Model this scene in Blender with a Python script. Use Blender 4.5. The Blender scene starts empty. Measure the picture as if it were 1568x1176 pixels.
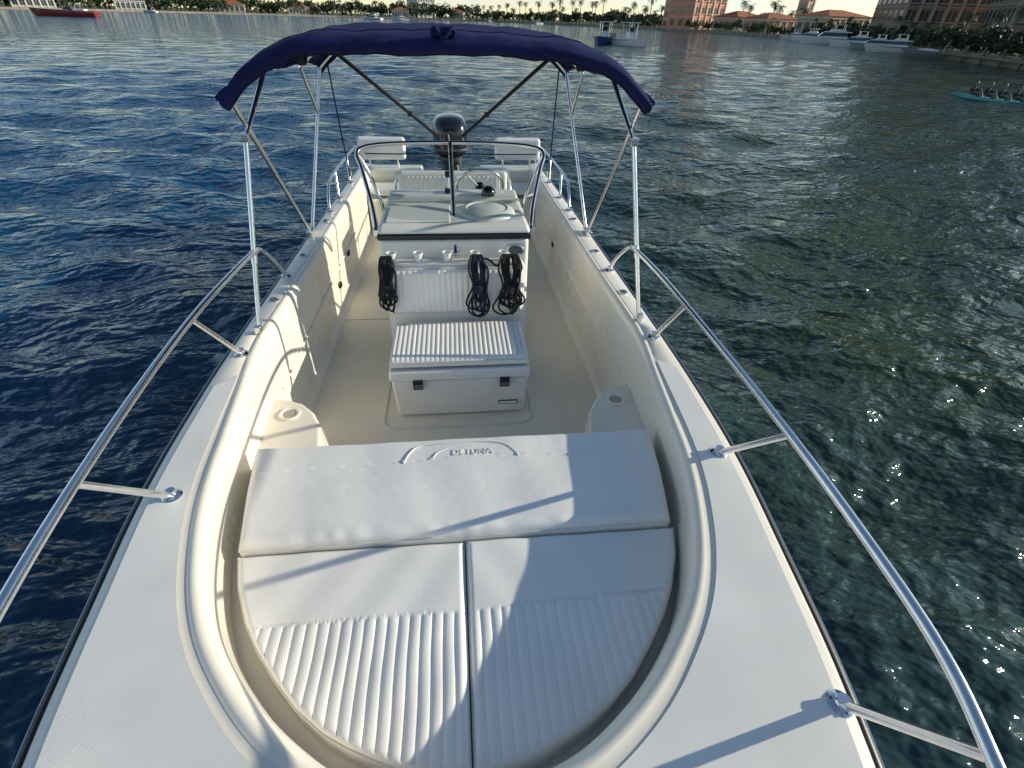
import bpy, math, random
import numpy as np
from mathutils import Vector, Matrix
random.seed(7); rng=np.random.default_rng(7)
S=bpy.context.scene
WZ=-0.25      # water level (cockpit sole is z=0)
XC=-0.03      # boat centreline
# ------------------------------------------------------------ materials
def new_mat(name):
    m=bpy.data.materials.new(name); m.use_nodes=True
    nt=m.node_tree; b=nt.nodes["Principled BSDF"]; return m,nt,b
def simple(name,col,rough=.5,metal=0,coat=0,var=0.0,vscale=3,bump=0,bscale=60,bdist=.002,spec=None,rvar=0):
    m,nt,b=new_mat(name)
    b.inputs["Base Color"].default_value=(*col,1); b.inputs["Roughness"].default_value=rough
    b.inputs["Metallic"].default_value=metal; b.inputs["Coat Weight"].default_value=coat
    if coat: b.inputs["Coat Roughness"].default_value=.08
    if spec is not None: b.inputs["Specular IOR Level"].default_value=spec
    tc=nt.nodes.new("ShaderNodeTexCoord")
    if var:
        n=nt.nodes.new("ShaderNodeTexNoise"); n.inputs["Scale"].default_value=vscale; n.inputs["Detail"].default_value=4
        nt.links.new(tc.outputs["Object"],n.inputs["Vector"])
        r=nt.nodes.new("ShaderNodeValToRGB"); r.color_ramp.elements[0].position=.3; r.color_ramp.elements[1].position=.7
        r.color_ramp.elements[0].color=(*[c*(1-var) for c in col],1); r.color_ramp.elements[1].color=(*[min(1,c*(1+var*.5)) for c in col],1)
        nt.links.new(n.outputs[0],r.inputs[0]); nt.links.new(r.outputs[0],b.inputs["Base Color"])
        if rvar:
            mr=nt.nodes.new("ShaderNodeMapRange"); mr.inputs[3].default_value=rough-rvar; mr.inputs[4].default_value=rough+rvar
            nt.links.new(n.outputs[0],mr.inputs[0]); nt.links.new(mr.outputs[0],b.inputs["Roughness"])
    if bump:
        n2=nt.nodes.new("ShaderNodeTexNoise"); n2.inputs["Scale"].default_value=bscale; n2.inputs["Detail"].default_value=3
        nt.links.new(tc.outputs["Object"],n2.inputs["Vector"])
        bp=nt.nodes.new("ShaderNodeBump"); bp.inputs["Strength"].default_value=bump; bp.inputs["Distance"].default_value=bdist
        nt.links.new(n2.outputs[0],bp.inputs["Height"]); nt.links.new(bp.outputs[0],b.inputs["Normal"])
    return m
GEL=simple("gelcoat",(.88,.82,.70),.28,coat=.3,var=.04,vscale=2.5,rvar=.06)
GELW=simple("gelcoat_white",(.87,.85,.79),.3,coat=.3,var=.04,vscale=3)
SOLE=simple("sole_gelcoat",(.83,.77,.62),.45,var=.08,vscale=2.2,bump=.5,bscale=260,bdist=.001)
VINYL=simple("vinyl",(.89,.87,.82),.42,var=.06,vscale=4,bump=.5,bscale=12,bdist=.005)
VINYL2=simple("vinyl_ribbed",(.89,.87,.82),.42,var=.06,vscale=4,bump=.3,bscale=40,bdist=.002)
PIPING=simple("vinyl_piping",(.68,.65,.57),.5)
EMB=simple("vinyl_embossed",(.80,.78,.72),.5)
STEEL=simple("stainless",(.86,.85,.84),.17,metal=1,var=.08,vscale=20,rvar=.05)
BLACK=simple("black_rubber",(.012,.012,.014),.45)
GLOSSB=simple("black_gloss",(.012,.013,.018),.18,coat=.6)
GREYM=simple("grey_motor",(.10,.11,.12),.4)
CANVAS=simple("navy_canvas",(.008,.012,.085),.8,var=.3,vscale=5,bump=.8,bscale=6,bdist=.02,spec=.25)
ROPE_N=simple("rope_navy",(.008,.012,.035),.8,bump=1,bscale=220,bdist=.003)
ROPE_B=simple("rope_black",(.008,.008,.010),.8,bump=1,bscale=220,bdist=.003)
WEB=simple("webbing",(.01,.01,.012),.8)
WPL=simple("white_plastic",(.84,.83,.79),.4,var=.03,vscale=6)
DARKHULL=simple("hull_side",(.03,.04,.07),.25,coat=.3)
def nonskid():
    m,nt,b=new_mat("deck_nonskid"); b.inputs["Roughness"].default_value=.55
    tc=nt.nodes.new("ShaderNodeTexCoord"); mp=nt.nodes.new("ShaderNodeMapping"); mp.inputs["Rotation"].default_value=(0,0,math.radians(45))
    mp.inputs["Scale"].default_value=(1,1,0)
    ck=nt.nodes.new("ShaderNodeTexVoronoi"); ck.distance='CHEBYCHEV'; ck.inputs["Randomness"].default_value=0; ck.inputs["Scale"].default_value=230
    nt.links.new(tc.outputs["Object"],mp.inputs[0]); nt.links.new(mp.outputs[0],ck.inputs["Vector"])
    bp=nt.nodes.new("ShaderNodeBump"); bp.inputs["Strength"].default_value=.45; bp.inputs["Distance"].default_value=.0013; bp.invert=True
    nt.links.new(ck.outputs["Distance"],bp.inputs["Height"]); nt.links.new(bp.outputs[0],b.inputs["Normal"])
    n=nt.nodes.new("ShaderNodeTexNoise"); n.inputs["Scale"].default_value=3; n.inputs["Detail"].default_value=6
    nt.links.new(tc.outputs["Object"],n.inputs["Vector"])
    r=nt.nodes.new("ShaderNodeValToRGB"); r.color_ramp.elements[0].position=.35; r.color_ramp.elements[1].position=.65; r.color_ramp.elements[0].color=(.78,.76,.71,1); r.color_ramp.elements[1].color=(.87,.85,.79,1)
    nt.links.new(n.outputs[0],r.inputs[0]); nt.links.new(r.outputs[0],b.inputs["Base Color"])
    return m
NONSKID=nonskid()
def acrylic():
    m=bpy.data.materials.new("acrylic"); m.use_nodes=True; nt=m.node_tree; nt.nodes.clear()
    o=nt.nodes.new("ShaderNodeOutputMaterial"); t=nt.nodes.new("ShaderNodeBsdfTransparent"); g=nt.nodes.new("ShaderNodeBsdfGlossy"); mx=nt.nodes.new("ShaderNodeMixShader")
    t.inputs[0].default_value=(.86,.91,.91,1); g.inputs["Roughness"].default_value=.03; mx.inputs[0].default_value=.06
    nt.links.new(t.outputs[0],mx.inputs[1]); nt.links.new(g.outputs[0],mx.inputs[2]); nt.links.new(mx.outputs[0],o.inputs[0]); return m
ACR=acrylic()
# ------------------------------------------------------------ mesh helpers
def empty(name,loc=(0,0,0)):
    e=bpy.data.objects.new(name,None); S.collection.objects.link(e); e.location=loc; e.empty_display_size=.2; return e
def obj(name,verts,faces,mat,parent=None,smooth=True,bevel=0,seg=3,sharp=None,solid=0):
    me=bpy.data.meshes.new(name); me.from_pydata([tuple(v) for v in verts],[],[tuple(f) for f in faces]); me.update()
    me.materials.append(mat); o=bpy.data.objects.new(name,me); S.collection.objects.link(o)
    if smooth: me.polygons.foreach_set("use_smooth",[True]*len(me.polygons))
    if sharp is not None: me.set_sharp_from_angle(angle=math.radians(sharp))
    if solid:
        m=o.modifiers.new("s","SOLIDIFY"); m.thickness=solid; m.offset=0
    if bevel:
        m=o.modifiers.new("b","BEVEL"); m.width=bevel; m.segments=seg; m.limit_method='ANGLE'; m.angle_limit=math.radians(35); m.harden_normals=True
    if parent: o.parent=parent
    return o
def boxv(x0,x1,y0,y1,z0,z1):
    v=[(x0,y0,z0),(x1,y0,z0),(x1,y1,z0),(x0,y1,z0),(x0,y0,z1),(x1,y0,z1),(x1,y1,z1),(x0,y1,z1)]
    f=[(0,3,2,1),(4,5,6,7),(0,1,5,4),(1,2,6,5),(2,3,7,6),(3,0,4,7)]; return v,f
def box(name,x0,x1,y0,y1,z0,z1,mat,parent,bevel=.01,seg=3):
    v,f=boxv(x0,x1,y0,y1,z0,z1); return obj(name,v,f,mat,parent,bevel=bevel,seg=seg,smooth=bevel>0)
def prism(name,poly,z0,z1,mat,parent,bevel=.01,top=None):
    n=len(poly); t=top or poly
    v=[(x,y,z0) for x,y in poly]+[(x,y,z1) for x,y in t]
    f=[tuple(range(n-1,-1,-1)),tuple(range(n,2*n))]+[(i,(i+1)%n,(i+1)%n+n,i+n) for i in range(n)]
    return obj(name,v,f,mat,parent,bevel=bevel)
def catmull(P,n=8,closed=False):
    P=[np.array(p,float) for p in P]; out=[]
    N=len(P)
    for i in range(N if closed else N-1):
        if closed: p0,p1,p2,p3=P[i-1],P[i],P[(i+1)%N],P[(i+2)%N]
        else: p0=P[max(i-1,0)];p1=P[i];p2=P[i+1];p3=P[min(i+2,N-1)]
        for k in range(n):
            t=k/n; out.append(.5*((2*p1)+(-p0+p2)*t+(2*p0-5*p1+4*p2-p3)*t*t+(-p0+3*p1-3*p2+p3)*t**3))
    if not closed: out.append(P[-1])
    return out
def tube_geo(pts,r,seg=10,closed=False,cap=True):
    pts=[np.array(p,float) for p in pts]; n=len(pts); V=[];F=[]
    if np.isscalar(r): r=[r]*n
    if len(r)!=n: r=list(np.interp(np.linspace(0,1,n),np.linspace(0,1,len(r)),r))
    up=None
    for i,p in enumerate(pts):
        if closed: t=pts[(i+1)%n]-pts[i-1]
        else: t=pts[min(i+1,n-1)]-pts[max(i-1,0)]
        t=t/(np.linalg.norm(t)+1e-9)
        if up is None:
            a=np.array([0,0,1.]) if abs(t[2])<.9 else np.array([1.,0,0]); up=np.cross(t,a)
        up=up-t*np.dot(up,t); up/=np.linalg.norm(up)+1e-9
        s=np.cross(t,up)
        for k in range(seg):
            a=2*math.pi*k/seg; V.append(p+r[i]*(math.cos(a)*up+math.sin(a)*s))
    m=n if closed else n-1
    for i in range(m):
        j=(i+1)%n
        for k in range(seg):
            F.append((i*seg+k,i*seg+(k+1)%seg,j*seg+(k+1)%seg,j*seg+k))
    if cap and not closed:
        F.append(tuple(range(seg-1,-1,-1))); F.append(tuple((n-1)*seg+k for k in range(seg)))
    return V,F
def tube(name,pts,r,mat,parent,seg=10,closed=False,smooth_n=0):
    if smooth_n: pts=catmull(pts,smooth_n,closed)
    V,F=tube_geo(pts,r,seg,closed); return obj(name,V,F,mat,parent,sharp=50)
def lathe(name,prof,mat,parent,loc=(0,0,0),seg=24,M=None):
    V=[];F=[]
    for (r,z) in prof:
        for k in range(seg):
            a=2*math.pi*k/seg; p=Vector((r*math.cos(a),r*math.sin(a),z))
            if M: p=M@p
            V.append((p.x+loc[0],p.y+loc[1],p.z+loc[2]))
    for i in range(len(prof)-1):
        for k in range(seg): F.append((i*seg+k,i*seg+(k+1)%seg,(i+1)*seg+(k+1)%seg,(i+1)*seg+k))
    F.append(tuple(range(seg-1,-1,-1))); F.append(tuple((len(prof)-1)*seg+k for k in range(seg)))
    return obj(name,V,F,mat,parent,sharp=40)
class Acc:
    def __init__(s): s.V=[];s.F=[]
    def add(s,V,F):
        o=len(s.V); s.V+= [tuple(v) for v in V]; s.F+=[tuple(i+o for i in f) for f in F]
    def box(s,*a): s.add(*boxv(*a))
    def obj(s,name,mat,parent=None,**k): return obj(name,s.V,s.F,mat,parent,**k)
# ------------------------------------------------------------ BOAT
boat=empty("center_console_boat")
outer=[(1.04,6.35),(1.08,5.4),(1.12,4.2),(1.14,3.2),(1.155,2.4),(1.155,1.85),(1.135,1.35),(1.08,.9),(1.02,.5),(.92,.1),(.76,-.3),(.45,-.75),(.0,-1.08)]
inner=[(.95,6.35),(.975,5.4),(1.0,4.2),(1.02,3.2),(1.045,2.4),(1.015,1.95),(.965,1.4),(.885,1.06),(.775,.8),(.625,.6),(.46,.45),(.26,.34),(0,.29)]
well=[(.92,6.35),(.945,5.4),(.96,4.2),(.97,3.2),(.98,2.4),(.965,1.95),(.915,1.42),(.84,1.10),(.735,.86),(.59,.68),(.43,.545),(.25,.44),(0,.40)]
def full(c):
    L=[(-w,y) for w,y in c]; R=[(w,y) for w,y in c[:-1]][::-1]
    return np.array(catmull([(*p,0) for p in L+R],8))[:,:2]
O=full(outer); I=full(inner); Wl=full(well)
def inset(C,d):
    T=np.gradient(C,axis=0); T/=np.linalg.norm(T,axis=1)[:,None]; N=np.stack([T[:,1],-T[:,0]],1)
    c=np.array([0,3.0]); s=np.sign(((c-C)*N).sum(1)); s[s==0]=1
    return C+N*s[:,None]*d
def loft(name,loops,mat,parent,**k):
    V=[];F=[];n=len(loops[0][0])
    for C,z in loops:
        for p in C: V.append((p[0]+XC,p[1],z))
    for i in range(len(loops)-1):
        for k2 in range(n-1): F.append((i*n+k2,i*n+k2+1,(i+1)*n+k2+1,(i+1)*n+k2))
    return obj(name,V,F,mat,parent,**k)
keel=O.copy(); keel[:,0]*=.78; keel[:,1]=np.where(keel[:,1]<2,2+(keel[:,1]-2)*.88,keel[:,1])
wl=O.copy(); wl[:,0]*=.93; wl[:,1]=np.where(wl[:,1]<2,2+(wl[:,1]-2)*.94,wl[:,1])
loft("hull_side",[(keel,-.55),(wl,-.22),(O*np.array([.985,1]),.30),(O,.575)],DARKHULL,boat,sharp=40)
mix=lambda A,B,t:A*(1-t)+B*t
fr=np.clip((I[:,1]-1.6)/.8,0,1)[:,None]
J=lambda d:mix(inset(I,d),inset(I,max(d-.03,-.02)),fr)
loft("deck_and_liner",[(O,.575),(O,.618),(inset(O,.006),.632),(inset(O,.016),.638),(J(-.005),.638),(J(.012),.634),(J(.022),.640),(J(.034),.640),(J(.048),.634),(J(.058),.620),(mix(J(.062),Wl,.3),.59),(mix(J(.062),Wl,.75),.47),(Wl,.33),(Wl,.06),(inset(Wl,.01),.025),(inset(Wl,.035),.004),(inset(Wl,.05),0)],GEL,boat,sharp=60)
tube("rub_rail",[(p[0]+XC,p[1],.596) for p in inset(O,-.012)],.021,BLACK,boat,seg=8)
tube("rub_rail_insert",[(p[0]+XC,p[1],.600) for p in inset(O,-.031)],.006,STEEL,boat,seg=6)
A=inset(O,.04); B=inset(I,-.012)
idx=[i for i in range(len(A)) if A[i][1]<2.0]
V=[];F=[]
for i in idx: 
    for t in (0,.33,.66,1): q=A[i]*(1-t)+B[i]*t; V.append((q[0]+XC,q[1],.6415))
for j in range(len(idx)-1):
    for k in range(3): F.append((j*4+k,j*4+k+1,j*4+k+5,j*4+k+4))
obj("nonskid_panel",V,F,NONSKID,boat)
sw=[p for p in inset(Wl,.0)]
V=[(p[0]+XC,p[1],-.002) for p in sw]; obj("cockpit_sole",V,[tuple(range(len(V)))],SOLE,boat,smooth=False)
# moulded rib along the cockpit sides
for s in (-1,1):
    P=[(XC+s*(np.interp(y,[2.4,4.2,5.7],[.978,.958,.938])),y,.335) for y in np.linspace(2.35,5.7,20)]
    tube("liner_moulding",P,.009,GEL,boat,seg=8)
pl=[p for p in inset(Wl,-.01) if p[1]<1.69]
pl=[(-.955,1.69)]+[tuple(p) for p in pl]+[(.955,1.69)]
prism("bow_platform",[(x+XC,y) for x,y in pl],.001,.335,GEL,boat,bevel=.015)
def cornerbox(side):
    e=empty("storage_step_%s"%side); e.parent=boat; s=-1 if side=="port" else 1
    poly=[(.985,1.66),(.66,1.66),(.63,1.78),(.67,2.02),(.73,2.14),(.82,2.23),(.94,2.28),(.99,2.29)]
    top=[(.985,1.66),(.66,1.66),(.655,1.78),(.70,2.0),(.755,2.105),(.83,2.185),(.94,2.235),(.99,2.245)]
    P=[(XC+s*x,y) for x,y in poly]; T=[(XC+s*x,y) for x,y in top]
    if s>0: P=P[::-1];T=T[::-1]
    prism("step",P[::-1],.001,.36,GEL,e,bevel=.02,top=T[::-1])
    cx,cy=XC+s*.87,2.09
    lathe("cup_ring",[(.040,.0),(.052,.0),(.054,.006),(.050,.009),(.041,.008),(.036,.003)],GELW,e,(cx,cy,.3605))
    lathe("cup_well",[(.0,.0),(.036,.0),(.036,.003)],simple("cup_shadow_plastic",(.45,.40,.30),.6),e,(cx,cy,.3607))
cornerbox("port");cornerbox("starboard")
box("transom_port",XC-1.03,XC-.33,6.12,6.34,-.5,.632,GEL,boat,.03)
box("transom_starboard",XC+.33,XC+1.03,6.12,6.34,-.5,.632,GEL,boat,.03)
box("transom_notch",XC-.34,XC+.34,6.16,6.33,-.5,.46,GEL,boat,.02)
box("stern_bench",XC-.93,XC+.93,5.72,6.13,.0,.40,GEL,boat,.03)
box("stern_hatch",XC-.30,XC+.30,5.76,6.10,.402,.425,GELW,boat,.01)
om=empty("outboard_motor")
def rbox_loft(name,secs,mat,parent,n=28,p=3.2):
    V=[];F=[]
    for (cx,cy,z,hx,hy) in secs:
        for k in range(n):
            a=2*math.pi*k/n; c,s=math.cos(a),math.sin(a)
            V.append((cx+hx*np.sign(c)*abs(c)**(2/p),cy+hy*np.sign(s)*abs(s)**(2/p),z))
    for i in range(len(secs)-1):
        for k in range(n): F.append((i*n+k,i*n+(k+1)%n,(i+1)*n+(k+1)%n,(i+1)*n+k))
    F.append(tuple(range(n-1,-1,-1)));F.append(tuple((len(secs)-1)*n+k for k in range(n)))
    return obj(name,V,F,mat,parent,sharp=45)
rbox_loft("cowl",[(XC,6.78,.66,.15,.24),(XC,6.78,.70,.19,.29),(XC,6.78,.80,.215,.31),(XC,6.78,.95,.21,.31),(XC,6.78,1.03,.195,.29),(XC,6.79,1.075,.16,.25),(XC,6.80,1.095,.09,.18),(XC,6.80,1.10,.03,.08)],GLOSSB,om)
rbox_loft("cowl_band",[(XC,6.78,.735,.213,.302),(XC,6.78,.755,.219,.312),(XC,6.78,.765,.215,.305)],GREYM,om)
rbox_loft("cowl_vent",[(XC,6.56,1.0,.08,.03),(XC,6.55,1.045,.075,.03),(XC,6.57,1.065,.05,.02)],BLACK,om)
rbox_loft("midsection",[(XC,6.75,-.5,.05,.14),(XC,6.75,.2,.08,.16),(XC,6.76,.5,.12,.2),(XC,6.77,.67,.15,.23)],GREYM,om)
rbox_loft("bracket",[(XC,6.42,.1,.13,.12),(XC,6.42,.45,.14,.13),(XC,6.46,.62,.10,.12)],BLACK,om)
rbox_loft("gearcase",[(XC,6.8,-.75,.03,.25),(XC,6.8,-.6,.05,.3),(XC,6.78,-.45,.04,.16)],BLACK,om)
for s in (-1,1):
    e=empty("stern_quarter_seat")
    x0,x1=sorted((XC+s*.50,XC+s*1.02))
    box("backrest",x0,x1,6.08,6.18,.73,.96,VINYL2,e,.035,4)
    box("cushion",x0+.02,x1-.05,5.76,6.07,.428,.50,VINYL2,e,.025,4)
    for xx in (x0+.1,x1-.1): tube("post",[(xx,6.19,.63),(xx,6.19,.88)],.011,STEEL,e)
def flange(name,p,parent,r=.034):
    lathe(name,[(r,0),(r,.004),(r*.8,.009),(.017,.013),(.0165,.03),(.0,.03)],STEEL,parent,p,seg=20)
    a=Acc()
    for k in range(3):
        an=k*2.094+.5; V,F=tube_geo([(p[0]+r*.75*math.cos(an),p[1]+r*.75*math.sin(an),p[2]+.004),(p[0]+r*.75*math.cos(an),p[1]+r*.75*math.sin(an),p[2]+.0125)],.004,6); a.add(V,F)
    a.obj(name+"_screws",GREYM,parent)
for s in (-1,1):
    e=empty("stern_rail")
    X=lambda y:XC+s*(np.interp(y,[4,5.4,6.35],[1.085,1.045,1.0]))
    tube("rail",[(X(4.55),4.55,.642),(X(4.6)+s*.01,4.66,.77),(X(4.8)+s*.02,4.85,.84),(X(5.3)+s*.02,5.3,.86),(X(5.9)+s*.02,5.9,.87),(X(6.2)+s*.01,6.15,.86),(X(6.25),6.27,.80),(X(6.3),6.28,.64)],.0125,STEEL,e,smooth_n=6)
    for yy in (5.0,5.55): tube("post",[(X(yy),yy-.05,.642),(X(yy)+s*.02,yy+.06,.855)],.0115,STEEL,e); flange("flange",(X(yy),yy-.05,.639),e)
    flange("flange",(X(4.55),4.55,.639),e)
def cleat(p,ang):
    e=empty("deck_cleat"); c,s=math.cos(ang),math.sin(ang)
    f=lambda u,z:(p[0]+u*c,p[1]+u*s,p[2]+z)
    tube("horns",[f(-.075,.03),f(-.045,.035),f(0,.034),f(.045,.035),f(.075,.03)],[.006,.009,.010,.009,.006],STEEL,e,smooth_n=3)
    for u in (-.022,.022): tube("leg",[f(u,0),f(u,.034)],.008,STEEL,e)
for s in (-1,1):
    cleat((XC+s*1.07,5.75,.639),math.pi/2)
    for yy in (3.55,4.3,2.85):
        e=empty("rod_holder"); xx=XC+s*np.interp(yy,[2.4,4.2],[1.095,1.06])
        lathe("bezel",[(.034,0),(.034,.004),(.024,.007),(.020,.004)],STEEL,e,(xx,yy,.639),seg=20)
        lathe("bore",[(.0,.0),(.020,.0),(.020,.001)],GREYM,e,(xx,yy,.643),seg=16)
# ------------------------------------------------------------ BOW RAIL (top about 0.42 m above deck)
br=empty("bow_rail"); q_=.943; zr=1.06
Lp=[(-1.13,3.20,.642),(-1.12,3.06,.78),(-1.085,2.82,.95),(-1.045,2.60,1.04)]+[(x*q_,y*q_,zr) for x,y in ((-1.115,2.3),(-1.12,1.95),(-1.10,1.5),(-1.06,1.04),(-1.01,.68),(-.94,.34),(-.82,-.1),(-.60,-.55),(-.34,-.92),(-.03,-1.09))]
Rp=[(1.06,3.20,.642),(1.05,3.06,.78),(1.02,2.80,.95),(.975,2.56,1.04)]+[(x*q_,y*q_,zr) for x,y in ((1.04,2.3),(1.045,1.97),(1.045,1.5),(1.035,1.08),(1.015,.72),(.98,.41),(.905,.18),(.78,-.15),(.57,-.57),(.29,-.92),(-.03,-1.09))]
tube("top_rail",catmull(Lp,8)+catmull(Rp,8)[::-1][1:],.0135,STEEL,br,seg=14)
for b_,t_ in [((-1.05,1.31,.639),(-1.0,.98,zr)),((-1.11,2.25,.639),(-1.056,1.845,zr)),((-.99,.45,.639),(-.90,.36,zr)),((1.03,1.37,.639),(.976,1.018,zr)),((1.07,2.29,.639),(.985,1.857,zr)),((.94,.45,.639),(.872,.21,zr)),((.62,-.30,.639),(.63,-.36,zr)),((-.66,-.30,.639),(-.67,-.34,zr))]:
    tube("stanchion",[b_,t_],.0125,STEEL,br,seg=12); flange("flange",b_,br)
for p in Lp[:1]+Rp[:1]: flange("flange",(p[0],p[1],.639),br)
# ------------------------------------------------------------ CUSHIONS
cw=lambda y:np.interp(y,[.445,.452,.475,.50,.54,.58,.65,.74,.83,.92,1.05,1.19,1.3],[0,.10,.19,.25,.34,.41,.50,.585,.66,.72,.785,.83,.85])
def cush_y(x):
    ys=np.linspace(.445,1.19,400); return np.interp(abs(x),cw(ys),ys)
def cushion(side):
    e=empty("bow_cushion"); s=side
    n=300; m=110; x0=.006; x1=.822; V=[];F=[]
    y1=1.172; zt=.452
    for i in range(n+1):
        x=x0+(x1-x0)*i/n; ya=cush_y(x); 
        for j in range(m+1):
            t=j/m; y=ya+(y1-ya)*t
            d=min(x-x0,(y-ya)*.8,y1-y,(cw(y)-x)*.85 if cw(y)>x else 0); d=max(d,0)
            z=zt
            if d<.022: z-=.020*(1-math.sqrt(max(0,1-(1-d/.022)**2)))
            z+=.003*math.sin(x*5+s)*math.sin(y*7)+.0012*math.sin(x*31+y*19)
            yb=.893+(.02*x if s>0 else 0)
            ph=(x-x0)/.0365+.03*math.sin(y*21+x*9)
            if y<yb and d>.012: 
                g=abs(math.sin(math.pi*ph)); z+=-.006+.0062*g**.5
            elif abs(y-yb)<.008: z-=.003
            V.append((XC+.015+s*x,y,z))
    W=m+1
    for i in range(n):
        for j in range(m):
            f=(i*W+j,(i+1)*W+j,(i+1)*W+j+1,i*W+j+1); F.append(f if s>0 else f[::-1])
    bd=[i*W for i in range(n+1)]+[n*W+j for j in range(1,m+1)]+[i*W+m for i in range(n-1,-1,-1)]+[j for j in range(m-1,0,-1)]
    o=len(V)
    for b in bd: V.append((V[b][0],V[b][1],.337))
    L=len(bd)
    for k in range(L):
        f=(bd[k],o+k,o+(k+1)%L,bd[(k+1)%L]); F.append(f if s>0 else f[::-1])
    obj("pad",V,F,VINYL2,e,sharp=60)
    pts=[V[b] for b in bd[::3]]; pts=[(p[0],p[1],p[2]+.001) for p in pts]
    tube("piping",pts,.0042,PIPING,e,seg=6,closed=True)
    pts=[(p[0],p[1],.345) for p in pts]
    tube("piping_lower",pts,.004,PIPING,e,seg=6,closed=True)
cushion(-1);cushion(1)
bo=empty("bow_seat_bolster")
n=180;m=80;V=[];F=[];W=m+1
for i in range(n+1):
    for j in range(m+1):
        u=-1+2*i/n; t=j/m; y=1.182+.52*t; hw=np.interp(y,[1.18,1.45,1.72],[.812,.865,.905]); x=u*hw
        d=min((1-abs(u))*hw,(y-1.182),(1.702-y)); z=.502
        if d<.035: z-=.032*(1-math.sqrt(max(0,1-(1-d/.035)**2)))
        z+=.003*math.sin(x*6+1)*math.sin(y*9)+.0012*math.sin(x*23+y*5)
        yb=1.575-.05*abs(u)
        if abs(y-yb)<.006: z-=.003
        if d<.06: z+=.0016*math.sin(x*62+2*math.sin(x*13)+y*20)*(1-d/.06)*(y<1.4)
        V.append((XC+.01+x,y,z))
for i in range(n):
    for j in range(m): F.append((i*W+j,(i+1)*W+j,(i+1)*W+j+1,i*W+j+1))
bd=[i*W for i in range(n+1)]+[n*W+j for j in range(1,m+1)]+[i*W+m for i in range(n-1,-1,-1)]+[j for j in range(m-1,0,-1)]
o=len(V)
for b in bd: V.append((V[b][0],V[b][1],.337))
L=len(bd)
for k in range(L): F.append((bd[k],o+k,o+(k+1)%L,bd[(k+1)%L]))
obj("pad",V,F,VINYL,bo,sharp=60)
tube("piping",[(V[b][0],V[b][1],V[b][2]-.006) for b in bd[::2]],.0042,PIPING,bo,seg=6,closed=True)
ez=.5055
tube("emblem_arch",[(XC-.235,1.545,ez-.001),(XC-.215,1.60,ez),(XC-.17,1.645,ez),(XC-.05,1.655,ez),(XC+.1,1.655,ez),(XC+.2,1.635,ez),(XC+.25,1.58,ez),(XC+.26,1.55,ez-.001)],.0028,EMB,bo,seg=6,smooth_n=6)
tube("emblem_swoosh",[(XC-.11,1.565,ez),(XC-.09,1.60,ez),(XC-.03,1.625,ez),(XC+.06,1.63,ez)],.0022,EMB,bo,seg=6,smooth_n=5)
tc_=bpy.data.curves.new("emblem_text","FONT"); tc_.body="DETUNA"; tc_.size=.045; tc_.extrude=.002; tc_.bevel_depth=.0005
to=bpy.data.objects.new("emblem_text",tc_); S.collection.objects.link(to); to.location=(XC-.03,1.578,ez); tc_.materials.append(EMB); to.parent=bo
# ------------------------------------------------------------ CONSOLE
co=empty("helm_console"); cx=XC+.02; dz=.028
poly=[(cx-.475,3.06),(cx+.475,3.06),(cx+.475,3.72),(cx-.475,3.72)]
top=[(cx-.475,3.10),(cx+.475,3.10),(cx+.475,3.78),(cx-.475,3.78)]
prism("body",poly,.001,.885+dz,GELW,co,bevel=.03,top=top)
prism("black_band",[(cx-.485,3.085),(cx+.485,3.085),(cx+.485,3.80),(cx-.485,3.80)],.880+dz,.918+dz,GLOSSB,co,bevel=.012)
prism("top_shell",[(cx-.487,3.083),(cx+.487,3.083),(cx+.487,3.80),(cx-.487,3.80)],.9185+dz,.965+dz,GELW,co,bevel=.022,top=[(cx-.465,3.12),(cx+.465,3.12),(cx+.465,3.79),(cx-.465,3.79)])
prism("chart_panel",[(cx-.43,3.17),(cx-.03,3.17),(cx-.03,3.50),(cx-.43,3.50)],.966+dz,.976+dz,WPL,co,bevel=.006)
lathe("helm_pod",[(.19,0),(.185,.012),(.17,.026),(.14,.036),(.132,.028),(.10,.040),(.05,.048),(0,.05)],GELW,co,(cx+.22,3.38,.962+dz),seg=40)
box("dash",cx-.455,cx+.455,3.60,3.78,.96+dz,1.012+dz,GELW,co,.03)
M=Matrix.Rotation(math.radians(-55),3,'X')
w=Vector((cx+.20,3.90,1.02))
wh=empty("steering_wheel")
pts=[tuple(w+M@Vector((.175*math.cos(a),.175*math.sin(a),0))) for a in np.linspace(0,2*math.pi,40,endpoint=False)]
tube("rim",pts,.011,STEEL,wh,closed=True)
for k in range(5):
    a=k*2*math.pi/5+.3; tube("spoke",[tuple(w+Vector((0,-.02,-.01))),tuple(w+M@Vector((.17*math.cos(a),.17*math.sin(a),0)))],.006,STEEL,wh)
lathe("hub",[(.0,-.03),(.035,-.03),(.04,.0),(.03,.02),(0,.025)],GLOSSB,wh,tuple(w),M=M)
tube("shaft",[tuple(w),(w.x,3.77,.98)],.02,BLACK,wh)
lathe("compass",[(.05,0),(.05,.02),(.04,.045),(.02,.06),(0,.062)],GLOSSB,co,(cx+.245,3.62,1.010+dz))
tl=empty("throttle_lever"); box("base",cx-.06,cx-.01,3.64,3.72,1.011+dz,1.04+dz,BLACK,tl,.01); tube("lever",[(cx-.035,3.68,1.05),(cx-.035,3.72,1.15)],.009,STEEL,tl); lathe("knob",[(0,0),(.02,.005),(.02,.04),(0,.045)],BLACK,tl,(cx-.035,3.72,1.13))
Mx=Matrix.Rotation(math.radians(90),3,'X')@Matrix.Diagonal((1.6,1,1))
lathe("oval_vent",[(.040,0),(.040,.004),(.034,.008),(.030,.005),(0,.005)],STEEL,co,(cx+.385,3.090,.84),M=Mx)
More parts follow.
